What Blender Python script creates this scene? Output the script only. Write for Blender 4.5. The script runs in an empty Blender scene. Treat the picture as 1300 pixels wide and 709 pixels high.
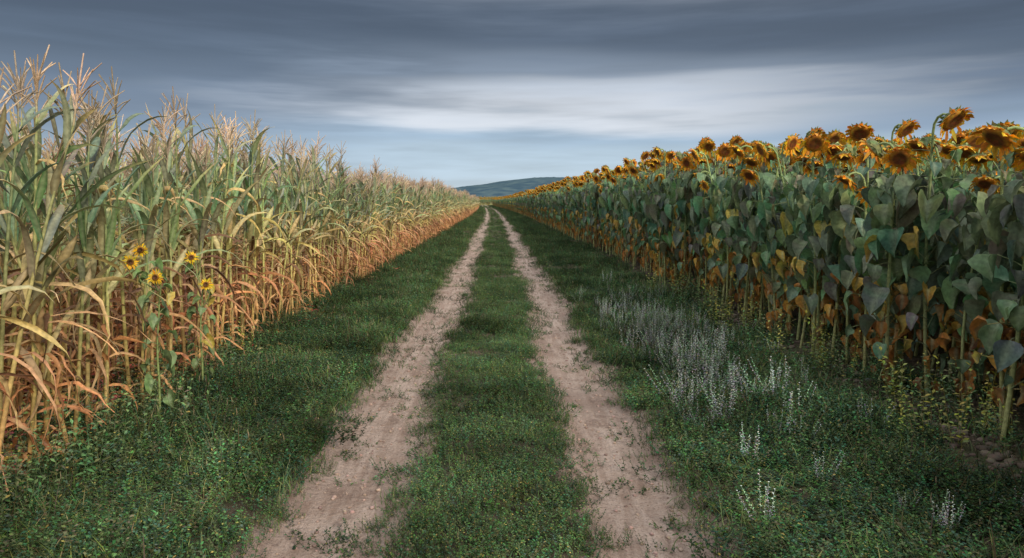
import bpy, math, random
import numpy as np
from mathutils import Vector, noise, Matrix

random.seed(11); RNG=np.random.default_rng(7)
scene=bpy.context.scene
scene.view_settings.view_transform='Standard'
scene.view_settings.look='None'
scene.view_settings.exposure=0
rad=math.radians
TL,TR=-0.88,0.81      # wheel track centre lines
def xc(y):
    y=np.clip(y,0,320); return -0.00008*y*y
def lerp(a,b,t): return tuple(a[i]+(b[i]-a[i])*t for i in range(3))
def clamp(x,a=0.,b=1.): return max(a,min(b,x))
def wig(y): return .05*math.sin(y*.55+.5)+.03*math.sin(y*1.3)
def terr(xr,y):
    n=noise.noise(Vector((xr*0.9,y*0.35,1.3)))*0.03+noise.noise(Vector((xr*4,y*3,5)))*0.014
    h=n
    for c,w in ((TL,.36),(TR,.35)):
        d=(xr-c-wig(y))/w
        h-=0.07*math.exp(-d**4)
    if abs(xr)>1.3: h+=0.05*min(1,(abs(xr)-1.3)/0.6)
    if xr>4.5: h+=.04*min(xr-4.5,12)
    if y>240: h+=min(y-240,380)*0.0105
    if y<60 and -1.6<xr<1.6: h+=noise.noise(Vector((xr*14,y*9,2)))*0.008
    return h

class MB:
    def __init__(s): s.v=[];s.f=[];s.c=[]
    def a(s,p,c):
        s.v.append((p[0],p[1],p[2])); s.c.append((c[0],c[1],c[2],1)); return len(s.v)-1
    def mesh(s,name,mat,smooth=True):
        me=bpy.data.meshes.new(name); me.from_pydata(s.v,[],s.f)
        at=me.color_attributes.new('Col','FLOAT_COLOR','POINT')
        at.data.foreach_set('color',np.array(s.c,dtype=np.float32).ravel())
        me.materials.append(mat)
        if smooth: me.polygons.foreach_set('use_smooth',[True]*len(me.polygons))
        return me
def merge(dst,src,loc,rot,sc,cs):
    o=len(dst.v); ca,sa=math.cos(rot[2]),math.sin(rot[2]); tx,ty=rot[0],rot[1]
    for (x,y,z) in src.v:
        X=(x*ca-y*sa)*sc; Y=(x*sa+y*ca)*sc; Z=z*sc
        dst.v.append((X+Z*ty+loc[0],Y-Z*tx+loc[1],Z+loc[2]))
    dst.c+= [(c[0]*cs[0],c[1]*cs[1],c[2]*cs[2],1) for c in src.c]
    dst.f+= [tuple(i+o for i in f) for f in src.f]
def tube(mb,pts,radii,n,cols,cap=False):
    prev=None
    for i,p in enumerate(pts):
        t=(pts[min(i+1,len(pts)-1)]-pts[max(i-1,0)]).normalized()
        ref=Vector((1,0,0)) if abs(t.x)<.8 else Vector((0,1,0))
        u=t.cross(ref).normalized(); w=t.cross(u)
        ring=[mb.a(p+(u*math.cos(2*math.pi*k/n)+w*math.sin(2*math.pi*k/n))*radii[i],cols[i]) for k in range(n)]
        if prev:
            for k in range(n): mb.f.append((prev[k],prev[(k+1)%n],ring[(k+1)%n],ring[k]))
        prev=ring
def ribbon(mb,pts,widths,sides,ups,cols,fold=.3,cross=(-1,0,1),wav=0,rnd=random,rib=None):
    prev=None
    for i,p in enumerate(pts):
        row=[]
        for k in cross:
            q=p+sides[i]*(k*widths[i])+ups[i]*(abs(k)*fold*widths[i])
            if wav and k!=0: q=q+ups[i]*rnd.uniform(-wav,wav)
            c=cols[i]
            if rib and k==0: c=lerp(c,rib,.45)
            row.append(mb.a(q,c))
        if prev:
            for k in range(len(row)-1): mb.f.append((prev[k],prev[k+1],row[k+1],row[k]))
        prev=row

def foliage_mat(name,rough=.55,transl=.25,vvar=.35,hvar=.03,spec=.3,patch=.35):
    m=bpy.data.materials.new(name); m.use_nodes=True; nt=m.node_tree; N=nt.nodes; L=nt.links
    N.clear()
    out=N.new('ShaderNodeOutputMaterial')
    at=N.new('ShaderNodeAttribute'); at.attribute_name='Col'
    oi=N.new('ShaderNodeObjectInfo'); hsv=N.new('ShaderNodeHueSaturation')
    mr=N.new('ShaderNodeMapRange'); mr.inputs['To Min'].default_value=1-vvar; mr.inputs['To Max'].default_value=1+vvar
    L.new(oi.outputs['Random'],mr.inputs['Value'])
    geo=N.new('ShaderNodeNewGeometry'); n1=N.new('ShaderNodeTexNoise'); n1.inputs['Scale'].default_value=.9; n1.inputs['Detail'].default_value=1
    L.new(geo.outputs['Position'],n1.inputs['Vector'])
    m2=N.new('ShaderNodeMapRange'); m2.inputs['From Min'].default_value=.3; m2.inputs['From Max'].default_value=.7
    m2.inputs['To Min'].default_value=1-patch; m2.inputs['To Max'].default_value=1+patch
    L.new(n1.outputs['Fac'],m2.inputs['Value'])
    mu=N.new('ShaderNodeMath'); mu.operation='MULTIPLY'; L.new(mr.outputs[0],mu.inputs[0]); L.new(m2.outputs[0],mu.inputs[1])
    last=mu
    if transl>0:
        n2=N.new('ShaderNodeTexNoise'); n2.inputs['Scale'].default_value=38; n2.inputs['Detail'].default_value=1
        L.new(geo.outputs['Position'],n2.inputs['Vector'])
        m3=N.new('ShaderNodeMapRange'); m3.inputs['From Min'].default_value=.3; m3.inputs['From Max'].default_value=.7; m3.inputs['To Min'].default_value=.76; m3.inputs['To Max'].default_value=1.24
        L.new(n2.outputs['Fac'],m3.inputs['Value'])
        last=N.new('ShaderNodeMath'); last.operation='MULTIPLY'; L.new(mu.outputs[0],last.inputs[0]); L.new(m3.outputs[0],last.inputs[1])
    mh=N.new('ShaderNodeMapRange'); mh.inputs['To Min'].default_value=.5-hvar; mh.inputs['To Max'].default_value=.5+hvar
    s=N.new('ShaderNodeMath'); s.operation='MULTIPLY'; s.inputs[1].default_value=7.31; L.new(oi.outputs['Random'],s.inputs[0])
    fr=N.new('ShaderNodeMath'); fr.operation='FRACT'; L.new(s.outputs[0],fr.inputs[0]); L.new(fr.outputs[0],mh.inputs['Value'])
    L.new(mh.outputs[0],hsv.inputs['Hue']); L.new(last.outputs[0],hsv.inputs['Value']); L.new(at.outputs['Color'],hsv.inputs['Color'])
    if transl>0:
        pr=N.new('ShaderNodeBsdfPrincipled'); L.new(hsv.outputs[0],pr.inputs['Base Color'])
        pr.inputs['Roughness'].default_value=rough; pr.inputs['Specular IOR Level'].default_value=spec
        tr=N.new('ShaderNodeBsdfTranslucent'); mx=N.new('ShaderNodeMixShader'); L.new(hsv.outputs[0],tr.inputs['Color'])
        mx.inputs[0].default_value=transl
        L.new(pr.outputs[0],mx.inputs[1]); L.new(tr.outputs[0],mx.inputs[2]); L.new(mx.outputs[0],out.inputs[0])
    else:
        pr=N.new('ShaderNodeBsdfDiffuse'); L.new(hsv.outputs[0],pr.inputs['Color']); L.new(pr.outputs[0],out.inputs[0])
    return m
M_CORN=foliage_mat('corn_leaf',.5,.12,.10,.01,.35,.2)
M_SUN=foliage_mat('sunflower_leaf',.6,.12,.08,.006,.3,.12)
M_GRASS=foliage_mat('grass_blades',.6,0,.28,.015,.25,.5)
M_DRY=foliage_mat('dry_leaf',.8,0,.3,.02,.1,.2)

# ---------------- corn plant
G_UP=(.195,.26,.135); G_MID=(.28,.31,.11); YEL=(.60,.47,.16); TAN=(.66,.44,.23); RED=(.62,.24,.10); BRN=(.22,.105,.055)
def corn(seed,lod=0):
    r=random.Random(seed); mb=MB(); Ht=r.uniform(1.85,2.12)
    lean=Vector((r.gauss(0,.06),r.gauss(0,.06),0))
    def sp(h): return Vector((0,0,h))+lean*(h/2)**2
    hs=[Ht*i/8 for i in range(9)]
    def scol(h):
        t=h/Ht
        if t<.35: return lerp((.50,.28,.12),(.66,.52,.20),t/.35)
        return lerp((.64,.54,.20),(.38,.42,.18),clamp((t-.35)/.4))
    tube(mb,[sp(h) for h in hs],[.0165-.010*(h/Ht) for h in hs],6,[scol(h) for h in hs])
    n=17; a0=r.uniform(0,6.28); dryline=r.uniform(.95,1.5)
    for i in range(n):
        h=.15+(Ht-.2)*i/(n-1)+r.uniform(-.05,.05)
        az=a0+(i%2)*math.pi+r.gauss(0,.5)
        d=clamp((dryline-h)/.35+r.uniform(-.4,.4))
        if r.random()<.12: d=1
        t0=i/(n-1)
        Lg=(.38+.30*math.sin(math.pi*clamp(t0*.95+.05)))*r.uniform(.7,1.2)
        if t0<.3: Lg*=.75
        if d>.6: e0=r.uniform(5,62); drop=r.uniform(85,150); pw=r.uniform(.45,.9); W=.018*r.uniform(.5,1.3)
        elif t0>.65: e0=r.uniform(55,86); drop=r.uniform(0,120); pw=1.5; W=.029*r.uniform(.75,1.2)
        else: e0=r.uniform(45,80); drop=r.uniform(50,155); pw=1.3; W=.031*r.uniform(.75,1.2)
        seg=7; p=sp(h); pts=[];sd=[];up=[];ws=[];cs=[]
        cg=lerp(G_MID,G_UP,clamp((h-.9)/.5)); cg=tuple(c*r.uniform(.65,1.35) for c in cg)
        q=r.random(); cd=lerp(TAN,RED,q*.8) if h<1.0 else lerp(YEL,TAN,q)
        if r.random()<.28: cd=BRN
        if h<.7: cd=lerp(cd,RED,.4)
        twist=r.gauss(0,.8) if d<.6 else r.gauss(0,1.9); daz=r.gauss(0,.7)
        tipdry=r.uniform(.35,.95)
        for k in range(seg+1):
            t=k/seg; el=rad(e0-drop*t**pw)
            azk=az+daz*t
            dr=Vector((math.cos(azk)*math.cos(el),math.sin(azk)*math.cos(el),math.sin(el)))
            sv=Vector((-math.sin(azk),math.cos(azk),0)); un=dr.cross(sv)*-1
            a=twist*t; s2=sv*math.cos(a)+un*math.sin(a); u2=un*math.cos(a)-sv*math.sin(a)
            pts.append(p.copy()); sd.append(s2); up.append(u2)
            ws.append(W*min(1,.5+t*3)*max(0.02,(1-t**1.9)))
            cc=lerp(cg,cd,d)
            if d<.6: cc=lerp(cc,lerp(YEL,TAN,r.random()),clamp((t-tipdry)*3))
            cs.append(cc)
            p=p+dr*(Lg/seg)
            if d>.6: p=p+Vector((r.gauss(0,.009),r.gauss(0,.009),r.gauss(0,.005)))
        ribbon(mb,pts,ws,sd,up,cs,fold=.35 if d<.6 else .7,wav=.004 if d<.6 else .008,rnd=r,rib=(.55,.58,.36) if d<.5 else None)
    if r.random()<.9:
        h=r.uniform(.85,1.2); az=a0+r.uniform(-.6,.6); d=Vector((math.cos(az)*.45,math.sin(az)*.45,.9)).normalized()
        b=sp(h); c1=lerp((.60,.54,.28),TAN,r.random())
        tube(mb,[b+d*x for x in (0,.05,.12,.19,.24,.28)],[.01,.027,.031,.026,.014,.003],6,[c1]*5+[(.2,.1,.05)])
    top=sp(Ht); tc=(.62,.47,.34)
    tl=r.uniform(.34,.5)
    tube(mb,[top,top+Vector((0,0,tl*.5)),top+Vector((r.gauss(0,.03),r.gauss(0,.03),tl))],[.006,.006,.004],4,[(.5,.45,.25),tc,tc])
    for i in range(11):
        az=r.uniform(0,6.28); b=top+Vector((0,0,.07+.016*i)); L1=r.uniform(.14,.24); e=r.uniform(.6,1.25)
        d=Vector((math.cos(az)*math.cos(e),math.sin(az)*math.cos(e),math.sin(e)))
        tube(mb,[b,b+d*L1*.5,b+d*L1+Vector((0,0,-.02))],[.0035,.0055,.003],3,[tc,tc,lerp(tc,TAN,.5)])
    return mb

# ---------------- sunflower
def head(mb,pos,n,rd,pl,r,petc,cenc,ringc,np_=26,back=(.24,.28,.11),droopy=0):
    n=n.normalized(); ref=Vector((0,0,1)) if abs(n.z)<.9 else Vector((1,0,0))
    u=n.cross(ref).normalized(); v=n.cross(u); S=14
    def P(a,rr,z): return pos+(u*math.cos(a)+v*math.sin(a))*rr+n*z
    prof=[(.012,-.055,back),(rd*.55,-.045,back),(rd*1.02,-.015,back),(rd,0,ringc),(rd*.85,.012,ringc),(rd*.55,.014,cenc),(rd*.25,.006,cenc),(.001,.004,lerp(cenc,(.25,.16,.05),.4))]
    prev=None
    for (rr,z,c) in prof:
        row=[mb.a(P(2*math.pi*k/S,rr,z),tuple(x*r.uniform(.75,1.25) for x in c)) for k in range(S)]
        if prev:
            for k in range(S): mb.f.append((prev[k],prev[(k+1)%S],row[(k+1)%S],row[k]))
        prev=row
    for k in range(np_):
        a=2*math.pi*k/np_+r.gauss(0,.1 if droopy else .06)
        if droopy and r.random()<.08: continue
        w=rd*.17*r.uniform(.7,1.3); l=pl*r.uniform(.55,1.25); ln=r.uniform(-.4,.9 if droopy else .4)*l
        c=tuple(x*r.uniform(.7,1.15) for x in petc)
        if droopy and r.random()<.25: c=(c[0]*.85,c[1]*.6,c[2])
        tv=(u*-math.sin(a)+v*math.cos(a)); sag=Vector((0,0,-1))*droopy*l
        rr2=1-.4*droopy*r.random()
        b=P(a,rd*.92,.0); m_=P(a,rd+l*.5*rr2,ln*.6)+sag*.2; e=P(a+r.gauss(0,.08),rd+l*rr2*.9,ln*r.uniform(.5,1.4))+sag*.7
        i=[mb.a(b-tv*w*.6,c),mb.a(b+tv*w*.6,c),mb.a(m_+tv*w,c),mb.a(m_-tv*w,c),mb.a(e,c)]
        mb.f+= [(i[0],i[1],i[2],i[3]),(i[3],i[2],i[4])]
    for k in range(14):
        a=2*math.pi*k/14+.1; c=tuple(x*r.uniform(.8,1.2) for x in back)
        tv=(u*-math.sin(a)+v*math.cos(a)); w=rd*.2
        i=[mb.a(P(a,rd*.8,-.03)-tv*w,c),mb.a(P(a,rd*.8,-.03)+tv*w,c),mb.a(P(a,rd*1.2,-.02+r.uniform(-.03,.005)),c)]
        mb.f.append(tuple(i))
HEART=[(0,.25),(.04,.68),(.15,.98),(.3,1.0),(.48,.84),(.68,.52),(.86,.22),(1,.01)]
def hleaf(mb,base,az,Lb,col,r,pet=.13,e0=35,bl0=-10,bl1=-80,asp=.40,petcol=None,crinkle=.009,fold=None):
    d=Vector((math.cos(az)*math.cos(rad(e0)),math.sin(az)*math.cos(rad(e0)),math.sin(rad(e0))))
    pe=base+d*pet; pc=petcol or lerp(col,(.36,.40,.17),.6)
    tube(mb,[base,base+d*pet*.5+Vector((0,0,.006)),pe],[.0045,.0035,.003],3,[pc]*3)
    p=pe.copy(); pts=[];ws=[];sd=[];up=[];cs=[]; azs=az+r.gauss(0,.4); roll=r.gauss(0,.6); last=0
    bow=r.gauss(0,.5)
    for (t,w) in HEART:
        el=rad(bl0+(bl1-bl0)*min(1,t*1.5))
        azs+=bow*(t-last)
        dr=Vector((math.cos(azs)*math.cos(el),math.sin(azs)*math.cos(el),math.sin(el)))
        p=p+dr*(t-last)*Lb; last=t
        sv=Vector((-math.sin(azs),math.cos(azs),0)); un=dr.cross(sv)*-1
        s2=sv*math.cos(roll)+un*math.sin(roll); u2=un*math.cos(roll)-sv*math.sin(roll)
        pts.append(p.copy()); ws.append(w*Lb*asp*r.uniform(.9,1.1)); sd.append(s2); up.append(u2); cs.append(tuple(x*r.uniform(.9,1.1) for x in col))
    f=r.uniform(-1.7,-.2) if fold is None else fold
    ribbon(mb,pts,ws,sd,up,cs,fold=f,cross=(-1,-.5,0,.5,1),wav=crinkle,rnd=r,rib=(.42,.50,.32))
SG=(.175,.25,.14); SDRY=(.62,.29,.06); SY=(.58,.45,.10)
def sunflower(seed):
    r=random.Random(seed); mb=MB(); Ht=r.uniform(1.82,2.08)
    pts=[];n=8; wob=(r.gauss(0,.05),r.gauss(0,.05))
    for i in range(n+1):
        t=i/n; pts.append(Vector((wob[0]*math.sin(t*4),wob[1]*math.sin(t*4)-.05*t*t,Ht*.97*t)))
    drp=r.choice([r.uniform(25,50),r.uniform(35,65),r.uniform(45,85)])
    top=pts[-1]; R=r.uniform(.07,.13)
    for a in (30,60,90,115,90+drp*.8):
        a_=rad(a); pts.append(top+Vector((0,-R*(1-math.cos(a_)),R*math.sin(a_)*1.1)))
    def sc(z): return lerp((.44,.44,.19),(.36,.46,.19),clamp((z-.3)/.8))
    rr=[.0155-.006*min(1,p.z/Ht) for p in pts]
    tube(mb,pts,rr,5,[sc(p.z) for p in pts])
    end=pts[-1]; nr=Vector((r.gauss(0,.25),-math.cos(rad(drp)),-math.sin(rad(drp))))
    rd=r.uniform(.066,.092)
    head(mb,end+nr*.045,nr,rd,r.uniform(.05,.07),r,(1.0,.55,.035),(.21,.07,.02),(.70,.31,.035),np_=38,droopy=.55)
    nl=34
    for i in range(nl):
        t=i/(nl-1); h=.34+(Ht*.93-.35)*t**.78; az=i*2.4+r.gauss(0,.3)
        Lb=(.13+.07*math.sin(math.pi*t))*r.uniform(.65,1.3)
        if t>.88: Lb*=.65
        c=tuple(x*r.uniform(.7,1.3) for x in SG)
        if h<.95 and r.random()<.32: c=lerp(SY,SDRY,r.random()); Lb*=.65
        elif h<.95 and r.random()<.25: c=tuple(x*.6 for x in SDRY); Lb*=.65
        elif h<1.3 and r.random()<.04: c=SY
        hleaf(mb,Vector((0,-.05*(h/Ht)**2,h)),az,Lb,c,r,pet=r.uniform(.06,.17),e0=r.uniform(-10,55),bl0=r.uniform(-85,0),bl1=r.uniform(-98,-65))
    for i in range(r.randint(4,7)):
        h=r.uniform(.2,.85); hleaf(mb,Vector((0,0,h)),r.uniform(0,6.28),r.uniform(.09,.16),lerp(SDRY,(.22,.11,.05),r.random()**1.3),r,pet=r.uniform(.03,.10),e0=-30,bl0=-78,bl1=-98,asp=.30,crinkle=.014,fold=r.uniform(-1.6,-.5))
    return mb
def wild_sunflower(seed,heads,h0):
    r=random.Random(seed); mb=MB()
    tube(mb,[Vector((0.01*math.sin(k*1.3),0,h0*k/6)) for k in range(7)],[.010-.0008*k for k in range(7)],6,[(.3,.38,.14)]*7)
    for (dx,dy,z) in heads:
        b=Vector((0,0,min(h0,z-.22))); e=Vector((dx,dy,z))
        mid=(b+e)/2+Vector((dx*.25,0,-.03))
        tube(mb,[b,mid,e+Vector((0,.03,-.04)),e],[.006,.005,.005,.004],5,[(.3,.38,.15)]*4)
        head(mb,e+Vector((0,-.05,0)),Vector((.3+r.gauss(0,.2),-1,.1)),.025,.04,r,(1.0,.62,.02),(.10,.04,.015),(.35,.16,.02),np_=22)
        for k in range(2): hleaf(mb,b.lerp(e,.3+.2*k),r.uniform(0,6.28),.08,(.18,.29,.10),r,pet=.05,e0=30,bl0=10,bl1=-50)
    for i in range(14):
        h=.2+(h0-.25)*i/13; c=(.18,.27,.11) if r.random()<.75 else SY
        hleaf(mb,Vector((0,0,h)),i*2.4,r.uniform(.07,.12),c,r,pet=.07,e0=30,bl0=0,bl1=-70)
    return mb

# ---------------- low plants
def blades(seed,n,hmin,hmax,w,col,spread,seedhead=False,rs=.07):
    r=random.Random(seed); mb=MB()
    for i in range(n):
        az=r.uniform(0,6.28); b=Vector((r.gauss(0,rs),r.gauss(0,rs),-.02)); L_=r.uniform(hmin,hmax)
        e0=rad(r.uniform(50,86)); dp=rad(r.uniform(10,spread)); p=b.copy(); pts=[];ws=[];sd=[];up=[];cs=[]
        c=tuple(x*r.uniform(.65,1.4) for x in col)
        if r.random()<.10: c=lerp(c,(.40,.36,.17),r.uniform(.3,.9))
        for k in range(4):
            t=k/3; el=e0-dp*t; dr=Vector((math.cos(az)*math.cos(el),math.sin(az)*math.cos(el),math.sin(el)))
            pts.append(p.copy()); ws.append(w*(1-t**1.7)+.0003); sv=Vector((-math.sin(az),math.cos(az),0)); sd.append(sv); up.append(dr.cross(sv)*-1)
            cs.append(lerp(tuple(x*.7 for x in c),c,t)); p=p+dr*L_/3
        ribbon(mb,pts,ws,sd,up,cs,cross=(-1,1),fold=0)
        if seedhead and i%9==0:
            q=pts[-1]; tube(mb,[q,q+Vector((0,0,.02)),q+Vector((.01,0,.05))],[.001,.003,.001],3,[(.38,.33,.19)]*3)
    return mb
def weed(seed,ns,hmin,hmax,ll,lw,col,e=(40,85),flower=None,step=.012,rs=.05,fs=.006):
    r=random.Random(seed); mb=MB()
    for s in range(ns):
        az=r.uniform(0,6.28); b=Vector((r.gauss(0,rs),r.gauss(0,rs),-.02)); el=rad(r.uniform(*e)); L_=r.uniform(hmin,hmax)
        dr=Vector((math.cos(az)*math.cos(el),math.sin(az)*math.cos(el),math.sin(el))); bend=Vector((0,0,r.uniform(0,.4)))
        def P(t): return b+dr*L_*t+bend*(L_*t*t*.5)
        tube(mb,[P(0),P(.5),P(1)],[.0018,.0015,.001],3,[tuple(x*.9 for x in col)]*3)
        c0=tuple(x*r.uniform(.7,1.35) for x in col)
        nn=max(3,int(L_/step))
        for k in range(nn):
            t=.12+.88*k/nn; a=az+k*2.1+r.gauss(0,.4); e2=r.uniform(-.2,.9); l=ll*r.uniform(.6,1.2)*(1.15-.4*t)
            d=Vector((math.cos(a)*math.cos(e2),math.sin(a)*math.cos(e2),math.sin(e2))); sv=Vector((-math.sin(a),math.cos(a),r.gauss(0,.3)))
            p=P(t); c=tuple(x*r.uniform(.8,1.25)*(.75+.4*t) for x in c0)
            if r.random()<.03: c=(.40,.33,.10)
            i=[mb.a(p,c),mb.a(p+d*l*.5+sv*lw,c),mb.a(p+d*l+Vector((0,0,-l*.15)),c),mb.a(p+d*l*.5-sv*lw,c)]
            mb.f+= [(i[0],i[1],i[2],i[3])]
        if flower:
            p=P(1.02)
            for k in range(2):
                a=k*1.3; d=Vector((math.cos(a),math.sin(a),.2))*fs; d2=Vector((-math.sin(a),math.cos(a),.1))*fs
                i=[mb.a(p+d,flower),mb.a(p+d2,flower),mb.a(p-d+Vector((0,0,.003)),flower),mb.a(p-d2,flower)]; mb.f.append(tuple(i))
    return mb
def litter(seed):
    r=random.Random(seed); mb=MB()
    for i in range(7):
        az=r.uniform(0,6.28); p=Vector((r.gauss(0,.2),r.gauss(0,.2),.015)); L_=r.uniform(.15,.5); pts=[];ws=[];sd=[];up=[];cs=[]
        c=lerp(TAN,RED,r.random()*.7); c=tuple(x*r.uniform(.35,.8) for x in c)
        for k in range(6):
            t=k/5; az+=r.gauss(0,.25); pts.append(p+Vector((0,0,r.uniform(0,.05)))); ws.append(.018*(1-t*t)+.002)
            sd.append(Vector((-math.sin(az),math.cos(az),r.gauss(0,.4)))); up.append(Vector((0,0,1))); cs.append(c)
            p=p+Vector((math.cos(az),math.sin(az),0))*L_/5
        ribbon(mb,pts,ws,sd,up,cs,fold=.5,wav=.004,rnd=r)
    return mb
def clod(seed,col):
    r=random.Random(seed); mb=MB()
    import bmesh
    bm=bmesh.new(); bmesh.ops.create_icosphere(bm,subdivisions=2,radius=1)
    for v in bm.verts:
        k=1+.45*noise.noise(v.co*1.4+Vector((seed,0,0))); mb.a((v.co.x*k,v.co.y*k*.8,v.co.z*k*.55),tuple(x*r.uniform(.9,1.1) for x in col))
    for f in bm.faces: mb.f.append(tuple(v.index for v in f.verts))
    bm.free(); return mb

def coll(name,mbs,mat):
    c=bpy.data.collections.new(name)
    for i,mb in enumerate(mbs):
        nm='%s_%02d'%(name,i); c.objects.link(bpy.data.objects.new(nm,mb.mesh(nm,mat)))
    return c
def cvar(v,h): 
    k=1+random.uniform(-v,v); return (k*(1+random.uniform(-h,h)),k,k*(1+random.uniform(-h,h)))
cornv=[corn(100+i) for i in range(14)]; sunv=[sunflower(200+i) for i in range(18)]
def corn_seg(n):
    m=MB()
    for k in range(n):
        if random.random()<.04: continue
        merge(m,random.choice(cornv),(random.gauss(0,.05),(k+.5)/n+random.uniform(-.04,.04),0),(random.gauss(0,.05),random.gauss(0,.05),random.uniform(0,6.28)),random.uniform(.9,1.08),cvar(.28,.08))
    return m
def sun_seg(n):
    m=MB()
    for k in range(n):
        sz=clamp(random.gauss(1,.045),.9,1.06)*(.82 if random.random()<.12 else 1)
        merge(m,random.choice(sunv),(random.gauss(0,.09),(k+.5)/n+random.uniform(-.08,.08),0),(random.gauss(0,.06),random.gauss(0,.06),random.gauss(-.4,.75)),sz,cvar(.18,.05))
    return m
C_CORN=coll('corn_row_segment',[corn_seg(7) for i in range(14)]+[corn_seg(3) for i in range(6)],M_CORN)
C_SUN=coll('sunflower_row_segment',[sun_seg(5) for i in range(14)]+[sun_seg(3) for i in range(8)],M_SUN)
GR=(.075,.122,.05); GR2=(.11,.155,.06); GR3=(.065,.112,.056)
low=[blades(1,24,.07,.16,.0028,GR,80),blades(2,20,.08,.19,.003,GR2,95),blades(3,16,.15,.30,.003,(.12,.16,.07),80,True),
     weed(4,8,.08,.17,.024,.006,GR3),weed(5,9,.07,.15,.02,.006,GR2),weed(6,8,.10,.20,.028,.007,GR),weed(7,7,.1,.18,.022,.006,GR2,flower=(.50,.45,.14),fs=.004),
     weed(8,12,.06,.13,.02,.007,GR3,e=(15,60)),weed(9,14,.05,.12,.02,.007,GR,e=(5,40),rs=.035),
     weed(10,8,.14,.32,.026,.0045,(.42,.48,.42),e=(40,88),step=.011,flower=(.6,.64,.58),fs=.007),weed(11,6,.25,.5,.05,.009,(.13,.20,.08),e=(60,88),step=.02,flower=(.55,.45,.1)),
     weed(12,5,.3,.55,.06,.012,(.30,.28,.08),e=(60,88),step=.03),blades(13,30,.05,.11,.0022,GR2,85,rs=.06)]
def tile(kinds,wts,n,smul):
    m=MB()
    for k in range(n):
        s=random.uniform(.6,1.25)*smul
        merge(m,low[random.choices(kinds,wts)[0]],(random.uniform(-.2,.2),random.uniform(-.2,.2),0),(0,0,random.uniform(0,6.28)),s,cvar(.4,.13))
    return m
low+= [tile([0,3,4,5,6,7,8,12],[1,3,3.4,2,.7,2.4,1,2.4],14,.75) for i in range(6)]        # 13-18 centre
low+= [tile([0,1,2,3,4,5,6,12],[1.3,1.3,.12,3.3,2.8,3.4,.5,1.5],14,.95) for i in range(6)]   # 19-24 verge
C_LOW=coll('grass_tuft',low,M_GRASS)
C_LIT=coll('dry_leaf_clump',[litter(i) for i in range(4)],M_DRY)
DIRT=(.34,.245,.20)
C_CLOD=coll('earth_clod',[clod(i,DIRT) for i in range(4)],M_DRY)
C_CLOD2=coll('dark_clod',[clod(i+9,(.13,.10,.08)) for i in range(4)],M_DRY)

def instancer(name,collection,P,idx,rot,scl):
    me=bpy.data.meshes.new(name); P=np.asarray(P,dtype=np.float32)
    me.vertices.add(len(P)); me.vertices.foreach_set('co',P.ravel())
    a=me.attributes.new('idx','INT','POINT'); a.data.foreach_set('value',np.asarray(idx,dtype=np.int32))
    a=me.attributes.new('rot','FLOAT_VECTOR','POINT'); a.data.foreach_set('vector',np.asarray(rot,dtype=np.float32).ravel())
    a=me.attributes.new('scl','FLOAT_VECTOR','POINT'); a.data.foreach_set('vector',np.asarray(scl,dtype=np.float32).ravel())
    ob=bpy.data.objects.new(name,me); scene.collection.objects.link(ob)
    g=bpy.data.node_groups.new(name+'_nodes','GeometryNodeTree')
    g.interface.new_socket('Geometry',in_out='INPUT',socket_type='NodeSocketGeometry'); g.interface.new_socket('Geometry',in_out='OUTPUT',socket_type='NodeSocketGeometry')
    N=g.nodes; L=g.links; gi=N.new('NodeGroupInput'); go=N.new('NodeGroupOutput')
    ci=N.new('GeometryNodeCollectionInfo'); ci.inputs['Collection'].default_value=collection; ci.inputs['Separate Children'].default_value=True; ci.inputs['Reset Children'].default_value=True
    ip=N.new('GeometryNodeInstanceOnPoints'); ip.inputs['Pick Instance'].default_value=True
    def na(n,t):
        x=N.new('GeometryNodeInputNamedAttribute'); x.data_type=t; x.inputs['Name'].default_value=n; return x.outputs['Attribute']
    L.new(gi.outputs[0],ip.inputs['Points']); L.new(ci.outputs[0],ip.inputs['Instance']); L.new(na('idx','INT'),ip.inputs['Instance Index'])
    er=N.new('FunctionNodeEulerToRotation'); L.new(na('rot','FLOAT_VECTOR'),er.inputs[0]); L.new(er.outputs[0],ip.inputs['Rotation'])
    L.new(na('scl','FLOAT_VECTOR'),ip.inputs['Scale']); L.new(ip.outputs[0],go.inputs[0])
    md=ob.modifiers.new('scatter','NODES'); md.node_group=g
    return ob

# ---------------- corn field
P=[];I=[];R_=[];S=[]
for row in range(16):
    x0=-2.93-row*.7; y=-1.0
    while y<262:
        nearf=clamp((8-y)/5)
        xr=x0+random.gauss(0,.03)+(.10*nearf if row<1 else 0)
        s=random.uniform(.97,1.06)*(1.0+.04*math.sin(y*.21+row))*(1-.04*nearf)
        full=(row<3 and y<80) or (row<5 and y<25)
        i=random.randrange(14) if full else 14+random.randrange(6)
        fl=random.random()<.5
        P.append((xr+float(xc(y)),y+(1 if fl else 0),terr(xr,y+.5)-.03)); I.append(i); R_.append((0,0,math.pi if fl else 0)); S.append((1,1,s))
        y+=1.0 if y<100 else 1.4
instancer('corn_field',C_CORN,P,I,R_,S); print('corn',len(P))
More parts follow.
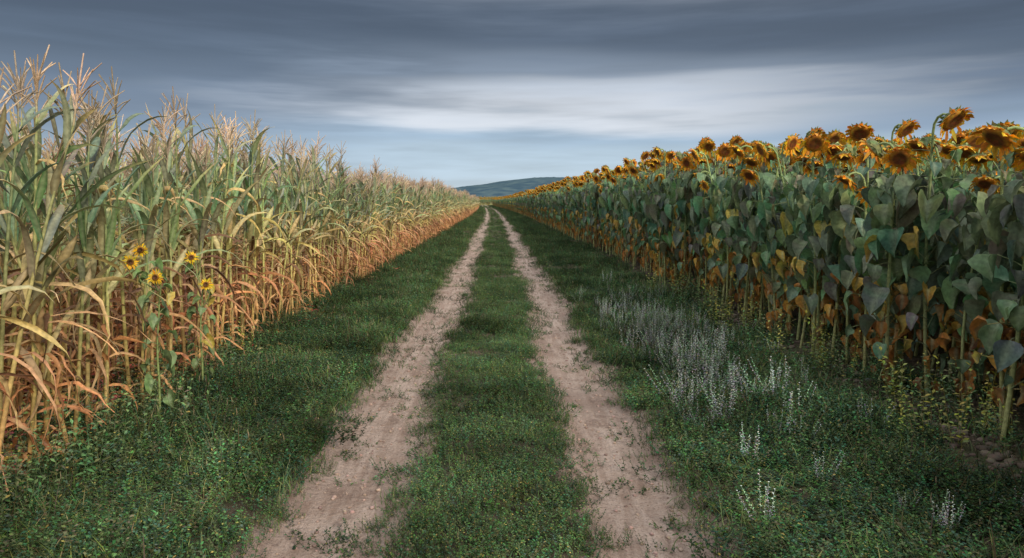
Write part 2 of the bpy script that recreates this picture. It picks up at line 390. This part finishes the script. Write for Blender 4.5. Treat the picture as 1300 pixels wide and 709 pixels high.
# ---------------- sunflower field
P=[];I=[];R_=[];S=[]
def addsun(xr,y,s,i,a=0):
    P.append((xr+float(xc(y)),y,terr(xr,y+.5)-.03)); I.append(i); R_.append((0,0,a)); S.append((1.08,1.08,s))
for row in range(24):
    x0=3.5+row*.70; y=-.5
    while y<270:
        s=1.07+.27*clamp((y-4)/10)+random.gauss(0,.02)
        full=(row<4 and y<70) or (row<10 and y<32)
        addsun(x0+random.gauss(0,.05),y,s,random.randrange(14) if full else 14+random.randrange(8))
        y+=1.0 if y<100 else 1.4
for i in range(2600):
    y=272+290*random.random()**1.5; addsun(random.uniform(-50,90),y,random.uniform(1.1,1.3),14+random.randrange(8),random.gauss(0.3,.5))
instancer('sunflower_field',C_SUN,P,I,R_,S); print('sun',len(P))

# ---------------- grass / weeds
P=[];I=[];R_=[];S=[]
def put(x,y,k,s,sz=None):
    P.append((x+float(xc(y)),y,terr(x,y))); I.append(k); R_.append((0,0,random.uniform(0,6.28))); S.append((s,s,sz or s*random.uniform(.8,1.15)))
bands=[(2.2,9,300,1.0),(9,16,180,1.15),(16,32,85,1.4),(32,70,28,1.8),(70,140,9,2.3),(140,262,3.5,3.0)]
for (y0,y1,dens,sc) in bands:
    X0,X1=-3.5,4.2
    n=int((X1-X0)*(y1-y0)*dens)
    xs=RNG.uniform(X0,X1,n); ys=RNG.uniform(y0,y1,n); u=RNG.random(n); v=RNG.random(n)
    for x,y,uu,vv in zip(xs,ys,u,v):
        x=float(x);y=float(y)
        nz=noise.noise(Vector((x*1.5,y*.9,7))); nz2=noise.noise(Vector((x*4,y*3,11))); nz3=noise.noise(Vector((x*.3,y*.7,17)))
        w_=wig(y); d=min(abs(x-TL-w_),abs(x-TR-w_)); lim=.28+.17*nz+.16*nz2+.11*nz3
        s=sc*random.uniform(.75,1.2)
        edge=clamp((d-lim)/.25)
        if d<lim:
            near=clamp((d-.05)/.2)
            p=.035+.22*max(0,nz)*near
            if nz2>.15: p+=.34*near
            k=8 if vv<.7 else 7; s*=.9
        else:
            inner=edge>=1 and d>.5
            p=.4+.6*edge
            if inner: p*=.12
            if -.62<x<.6: s*=.5+.25*edge+.2*nz; k=random.choices([0,3,4,5,6,7,8,12],[1,3,3.4,2,.7,2.4,1,2])[0]
            else:
                s*=.5+.4*edge+.25*nz; k=random.choices([0,1,2,3,4,5,6,12],[1.4,1.3,.1,3.3,2.8,3.4,.5,1.5])[0]
                if x<-3.0: p*=.25
                if x>3.2: p*=.12
        if uu>p: continue
        put(x,y,k,s)
    n=int((X1-X0)*(y1-y0)*dens/10)
    for q in range(n):
        x=random.uniform(X0,X1); y=random.uniform(y0,y1)
        nz=noise.noise(Vector((x*1.5,y*.9,7))); nz4=noise.noise(Vector((x*1.4,y*1.1,27)))
        w_=wig(y); d=min(abs(x-TL-w_),abs(x-TR-w_))
        if d<.34+.18*sc+.1*nz: continue
        if nz4<-.26 and random.random()<.65: continue
        s=sc**.7*random.uniform(.8,1.2)
        if -.62<x<.6: put(x,y,13+random.randrange(6),s,s*(.85+.6*nz))
        else:
            if x<-2.85 and random.random()<.7: continue
            if x>3.0 and random.random()<.85: continue
            put(x,y,19+random.randrange(6),s,s*(.75+.7*nz+.4*clamp((-x-2.1)/.8)))
for i in range(130):
    y=random.gauss(8.8,1.8); x=random.gauss(1.95,.28); s=random.uniform(.55,1.1)
    if x>1.4 and y>5: put(x,y,9,s,s)
for i in range(60):
    put(random.uniform(1.3,3.2),random.uniform(3.5,14),9,random.uniform(.35,.7))
for i in range(130):
    y=random.uniform(3.5,14); sgn=random.random()<.65
    x=random.gauss(3.2,.22) if sgn else random.gauss(-2.85,.15); s=random.uniform(.6,1.15)
    put(x,y,random.choice([10,11,2,10]),s,s)
for i in range(80):   # taller weeds at the foot of the near corn
    y=random.uniform(2.6,6.5); x=random.gauss(-2.6,.2); s=random.uniform(.6,1.05)
    put(x,y,random.choice([10,2,1,5]),s,s)
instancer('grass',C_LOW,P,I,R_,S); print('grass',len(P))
P=[];I=[];R_=[];S=[]
for i in range(1500):
    y=4+42*random.random()**1.4; x=-3.0-1.6*random.random(); P.append((x+float(xc(y)),y,terr(x,y))); I.append(random.randrange(4)); R_.append((0,0,random.uniform(0,6.28))); S.append((1,1,1))
instancer('fallen_dry_leaves',C_LIT,P,I,R_,S)
P=[];I=[];R_=[];S=[]
for i in range(6500):
    y=2.5+26*random.random()**1.6; c=random.choice((TL,TR)); x=c+random.gauss(0,.26); s=.003+.014*random.random()**4
    P.append((x+float(xc(y)),y,terr(x,y)+.004+s*.2)); I.append(random.randrange(4)); R_.append((0,0,random.uniform(0,6.28))); S.append((s,s,s))
instancer('pebbles',C_CLOD,P,I,R_,S)
P=[];I=[];R_=[];S=[]
for i in range(4000):
    y=2.5+30*random.random()**1.3; x=3.0+abs(random.gauss(0,.6)); s=.01+.035*random.random()**2
    P.append((x+float(xc(y)),y,terr(x,y)+s*.2)); I.append(random.randrange(4)); R_.append((0,0,random.uniform(0,6.28))); S.append((s,s,s))
instancer('soil_clods',C_CLOD2,P,I,R_,S)

for k,(x,y,hd,h0) in enumerate([(-2.5,5.2,[(-.08,-.05,1.31),(.05,-.1,1.12),(-.17,-.02,1.22)],1.0),(-2.52,6.0,[(-.03,-.08,1.20),(.1,-.1,.98)],.95)]):
    me=wild_sunflower(50+k,hd,h0).mesh('wild_sunflower',M_SUN)
    o=bpy.data.objects.new('wild_sunflower',me); o.location=(x,y,terr(x,y)-.02); scene.collection.objects.link(o)

# ---------------- ground material
def ground_mat(name):
    m=bpy.data.materials.new(name); m.use_nodes=True; nt=m.node_tree; N=nt.nodes; L=nt.links; pr=N['Principled BSDF']
    at=N.new('ShaderNodeAttribute'); at.attribute_name='xr'; geo=N.new('ShaderNodeNewGeometry')
    def nz(sc,det=4,vec=None,rough=.6):
        n=N.new('ShaderNodeTexNoise'); n.inputs['Scale'].default_value=sc; n.inputs['Detail'].default_value=det; n.inputs['Roughness'].default_value=rough
        L.new(vec or geo.outputs['Position'],n.inputs['Vector']); return n.outputs['Fac']
    def mth(op,a,b=None,c=None):
        x=N.new('ShaderNodeMath'); x.operation=op
        for i,q in enumerate((a,b,c)):
            if q is None: continue
            if isinstance(q,(int,float)): x.inputs[i].default_value=q
            else: L.new(q,x.inputs[i])
        return x.outputs[0]
    def mapr(v,a,b,c=0,d=1,sm=False):
        x=N.new('ShaderNodeMapRange'); x.interpolation_type='SMOOTHSTEP' if sm else 'LINEAR'
        for nme,q in zip(('From Min','From Max','To Min','To Max'),(a,b,c,d)): x.inputs[nme].default_value=q
        L.new(v,x.inputs['Value']); return x.outputs[0]
    def mix(f,a,b):
        x=N.new('ShaderNodeMix'); x.data_type='RGBA'
        if isinstance(f,(int,float)): x.inputs[0].default_value=f
        else: L.new(f,x.inputs[0])
        for i,q in ((6,a),(7,b)):
            if isinstance(q,tuple): x.inputs[i].default_value=q+(1,)
            else: L.new(q,x.inputs[i])
        return x.outputs[2]
    X=at.outputs['Fac']
    dl=mth('ABSOLUTE',mth('SUBTRACT',X,TL)); dr=mth('ABSOLUTE',mth('SUBTRACT',X,TR)); d=mth('MINIMUM',dl,dr)
    d=mth('ADD',d,mth('MULTIPLY',mth('SUBTRACT',nz(1.6),.5),.36)); d=mth('ADD',d,mth('MULTIPLY',mth('SUBTRACT',nz(11),.5),.26))
    mask=mapr(d,.35,.47,1,0,True)
    mp=N.new('ShaderNodeMapping'); mp.inputs['Scale'].default_value=(9,.8,1); L.new(geo.outputs['Position'],mp.inputs[0])
    st=nz(1.6,4,mp.outputs[0])
    c=mix(mapr(nz(3,6),.35,.65),(.335,.235,.185),(.52,.40,.335))
    c=mix(mapr(st,.42,.68),c,(.60,.47,.40))
    c=mix(mapr(nz(55,3),.50,.70,0,.6),c,(.19,.13,.10))
    c=mix(mapr(d,.05,.38,0,.5),c,(.32,.22,.175))
    c=mix(mapr(nz(.9,3),.48,.66,0,.45),c,(.28,.19,.15))
    c=mix(mapr(nz(7,5),.56,.64,0,.5),c,(.22,.15,.12))
    soil=mix(mapr(nz(9,6),.35,.65),(.055,.045,.03),(.15,.11,.08))
    soil=mix(mapr(nz(2.1,4),.45,.6,0,.5),soil,(.065,.085,.035))
    sx=N.new('ShaderNodeSeparateXYZ'); L.new(geo.outputs['Position'],sx.inputs[0])
    corn=mapr(X,-2.6,-3.0,0,.7); soil=mix(corn,soil,(.24,.12,.065))
    far=mapr(sx.outputs['Y'],255,290); ffc=mix(mapr(nz(.03,4),.4,.6),(.22,.22,.07),(.15,.18,.10)); soil=mix(far,soil,ffc)
    L.new(mix(mth('MULTIPLY',mask,mapr(sx.outputs['Y'],262,300,1,0)),soil,c),pr.inputs['Base Color'])
    pr.inputs['Roughness'].default_value=.93; pr.inputs['Specular IOR Level'].default_value=.15
    b=N.new('ShaderNodeBump'); b.inputs['Strength'].default_value=1; b.inputs['Distance'].default_value=.07
    hgt=mth('ADD',mth('MULTIPLY',nz(20,6,None,.7),.8),mth('MULTIPLY',st,.6)); L.new(hgt,b.inputs['Height']); L.new(b.outputs[0],pr.inputs['Normal'])
    return m
def sheet(name,xs,ys,dz,mat):
    nx,ny=len(xs),len(ys); V=[];XR=[]
    for y in ys:
        c=float(xc(y)); w_=wig(y)
        for x in xs:
            V.append((x+c,y,terr(x,y)+dz)); XR.append(x-w_)
    F=[(j*nx+i,j*nx+i+1,(j+1)*nx+i+1,(j+1)*nx+i) for j in range(ny-1) for i in range(nx-1)]
    me=bpy.data.meshes.new(name); me.from_pydata(V,[],F); a=me.attributes.new('xr','FLOAT','POINT'); a.data.foreach_set('value',XR)
    me.polygons.foreach_set('use_smooth',[True]*len(F)); me.materials.append(mat)
    o=bpy.data.objects.new(name,me); scene.collection.objects.link(o)
road_x=list(np.arange(-1.7,1.7001,.05))
xs=[-6000,-3000,-1500,-700,-300,-150,-80,-45,-28,-18,-12,-9,-7,-6,-5]+list(np.arange(-4.4,-1.75,.15))+road_x+list(np.arange(1.85,5,.15))+[5.5,6,7,9,12,18,28,45,80,150,300,700,1500,3000,6000]
ys=[-300,-100,-40,-15,-6,-2,0]+list(np.arange(.5,18,.07))
y=18.0; st=.08
while y<260: ys.append(y); st*=1.02; y+=st
ys=ys+[265,280,300,340,400,480,560,620,700,900,1300,2000,3500,6000]
GM=ground_mat('soil_and_dirt')
sheet('ground',xs,ys,0,GM)
sheet('dirt_road',road_x,[q for q in ys if 0<=q<=300],.004,GM)

# ---------------- hill
V=[];F=[];nx,ny=240,26
hp=[(-2500,10),(-900,18),(-400,26),(-180,36),(-90,46),(10,60),(90,67),(170,72),(270,70),(380,56),(520,38),(900,22),(2500,12)]
for j in range(ny):
    for i in range(nx):
        x=-2500+5000*i/(nx-1); x=x*(.25+.75*abs(x)/2500); t=j/(ny-1); y=1750+900*t
        h=np.interp(x,[a for a,b in hp],[b for a,b in hp]); k=math.sin(math.pi*min(1,t*.75+.0))**.9 if t>0 else 0
        V.append((x,y,h*k*1.12+noise.noise(Vector((x*.012,y*.012,3)))*2.5*k+noise.noise(Vector((x*.08,y*.05,3)))*1.6*k-1+ (3.4 if t>0 else -2)))
for j in range(ny-1):
    for i in range(nx-1): a=j*nx+i; F.append((a,a+1,a+1+nx,a+nx))
me=bpy.data.meshes.new('hill'); me.from_pydata(V,[],F)
m=bpy.data.materials.new('woodland_painted_haze'); m.use_nodes=True; N=m.node_tree.nodes; L=m.node_tree.links; pr=N['Principled BSDF']; pr.inputs['Roughness'].default_value=1; pr.inputs['Specular IOR Level'].default_value=0
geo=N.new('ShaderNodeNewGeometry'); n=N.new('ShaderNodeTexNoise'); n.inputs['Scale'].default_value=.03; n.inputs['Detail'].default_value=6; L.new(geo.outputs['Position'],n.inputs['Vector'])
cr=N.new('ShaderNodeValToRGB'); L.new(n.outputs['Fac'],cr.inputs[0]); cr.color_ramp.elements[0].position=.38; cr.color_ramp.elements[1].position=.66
cr.color_ramp.elements[0].color=(.05,.09,.125,1); cr.color_ramp.elements[1].color=(.10,.15,.165,1); L.new(cr.outputs[0],pr.inputs['Base Color'])  # distance haze painted into the woodland's bluish base colours
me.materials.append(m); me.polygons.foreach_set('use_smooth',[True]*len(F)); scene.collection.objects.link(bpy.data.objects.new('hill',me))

# ---------------- world
w=bpy.data.worlds.new('World'); scene.world=w; w.use_nodes=True; nt=w.node_tree; N=nt.nodes; L=nt.links; bg=N['Background']
S_=Vector((.50,-.72,.44)).normalized(); el=math.asin(S_.z)
sky=N.new('ShaderNodeTexSky'); sky.sky_type='NISHITA'; sky.sun_disc=False; sky.sun_elevation=el; sky.sun_rotation=math.atan2(S_.x,S_.y)
tc=N.new('ShaderNodeTexCoord'); sep=N.new('ShaderNodeSeparateXYZ'); L.new(tc.outputs['Generated'],sep.inputs[0])
def wn(scale,vs,off=(0,0,0),det=4,rough=.55,dist=0):
    mp=N.new('ShaderNodeMapping'); mp.inputs['Scale'].default_value=vs; mp.inputs['Location'].default_value=off; L.new(tc.outputs['Generated'],mp.inputs[0])
    n=N.new('ShaderNodeTexNoise'); n.inputs['Scale'].default_value=scale; n.inputs['Detail'].default_value=det; n.inputs['Roughness'].default_value=rough; n.inputs['Distortion'].default_value=dist
    L.new(mp.outputs[0],n.inputs['Vector']); return n.outputs['Fac']
def wm(op,a,b=None):
    x=N.new('ShaderNodeMath'); x.operation=op
    for i,q in enumerate((a,b)):
        if q is None: continue
        if isinstance(q,(int,float)): x.inputs[i].default_value=q
        else: L.new(q,x.inputs[i])
    return x.outputs[0]
def wr(v,a,b,c=0,d=1):
    x=N.new('ShaderNodeMapRange'); x.interpolation_type='SMOOTHSTEP'
    for nme,q in zip(('From Min','From Max','To Min','To Max'),(a,b,c,d)): x.inputs[nme].default_value=q
    L.new(v,x.inputs['Value']); return x.outputs[0]
def wmix(f,a,b,bt='MIX'):
    x=N.new('ShaderNodeMix'); x.data_type='RGBA'; x.blend_type=bt
    if isinstance(f,(int,float)): x.inputs[0].default_value=f
    else: L.new(f,x.inputs[0])
    for i,q in ((6,a),(7,b)):
        if isinstance(q,tuple): x.inputs[i].default_value=q+(1,)
        else: L.new(q,x.inputs[i])
    return x.outputs[2]
Z=sep.outputs['Z']; X=sep.outputs['X']
streak=wn(1.5,(1,1,8),(3,1,0),2,.5,0); streak2=wn(3.0,(1,1,11),(7,2,4),4,.55,0)
z2=wm('ADD',Z,wm('MULTIPLY',wm('SUBTRACT',streak,.5),.11)); z2=wm('ADD',z2,wm('MULTIPLY',wm('SUBTRACT',streak2,.5),.065))
def ramp(v,els):
    cr=N.new('ShaderNodeValToRGB'); cr.color_ramp.interpolation='EASE'; e=cr.color_ramp.elements
    while len(e)<len(els): e.new(.5)
    for q,(p,c) in zip(e,els): q.position=p; q.color=c+(1,)
    L.new(v,cr.inputs[0]); return cr.outputs[0]
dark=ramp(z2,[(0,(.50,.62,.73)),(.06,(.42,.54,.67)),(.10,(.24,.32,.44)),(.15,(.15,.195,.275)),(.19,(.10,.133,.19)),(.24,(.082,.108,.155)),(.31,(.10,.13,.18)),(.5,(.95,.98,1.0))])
light=ramp(z2,[(0,(.54,.66,.76)),(.055,(.47,.60,.73)),(.09,(.36,.48,.62)),(.125,(.63,.67,.74)),(.155,(.52,.57,.65)),(.185,(.23,.28,.36)),(.23,(.095,.123,.172)),(.5,(.95,.98,1.0))])  # both ramps end in bright sky above the frame, added to light the plants
xa=wm('ADD',X,wm('MULTIPLY',wm('SUBTRACT',streak2,.5),.5))
side=wr(wm('ABSOLUTE',wm('SUBTRACT',xa,.12)),.12,.50,1,0)
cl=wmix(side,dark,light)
var=wm('MULTIPLY',wr(streak2,.3,.7,.84,1.18),wr(Z,.3,.6,1,1.3))  # cloud streak variation, plus an added boost to the unseen sky overhead
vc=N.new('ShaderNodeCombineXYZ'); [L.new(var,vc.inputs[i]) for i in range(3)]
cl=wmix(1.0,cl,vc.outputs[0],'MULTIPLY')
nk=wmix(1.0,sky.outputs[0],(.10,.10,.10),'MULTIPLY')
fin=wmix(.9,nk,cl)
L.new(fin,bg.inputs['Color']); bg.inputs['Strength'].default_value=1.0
sd=bpy.data.lights.new('sun','SUN'); sd.energy=2.5; sd.angle=rad(8); sd.color=(1,.87,.70)
so=bpy.data.objects.new('sun',sd); so.rotation_euler=S_.to_track_quat('Z','Y').to_euler(); so.location=(5,-10,20); scene.collection.objects.link(so)
# ---------------- camera
cd=bpy.data.cameras.new('camera'); cd.lens=36*900/1300; cd.sensor_width=36; cd.clip_end=12000; cd.clip_start=.05
cd.shift_x=16/1300; cd.shift_y=-98/1300
co=bpy.data.objects.new('camera',cd); co.location=(0,0,1.7); co.rotation_euler=(rad(90),0,0); scene.collection.objects.link(co); scene.camera=co
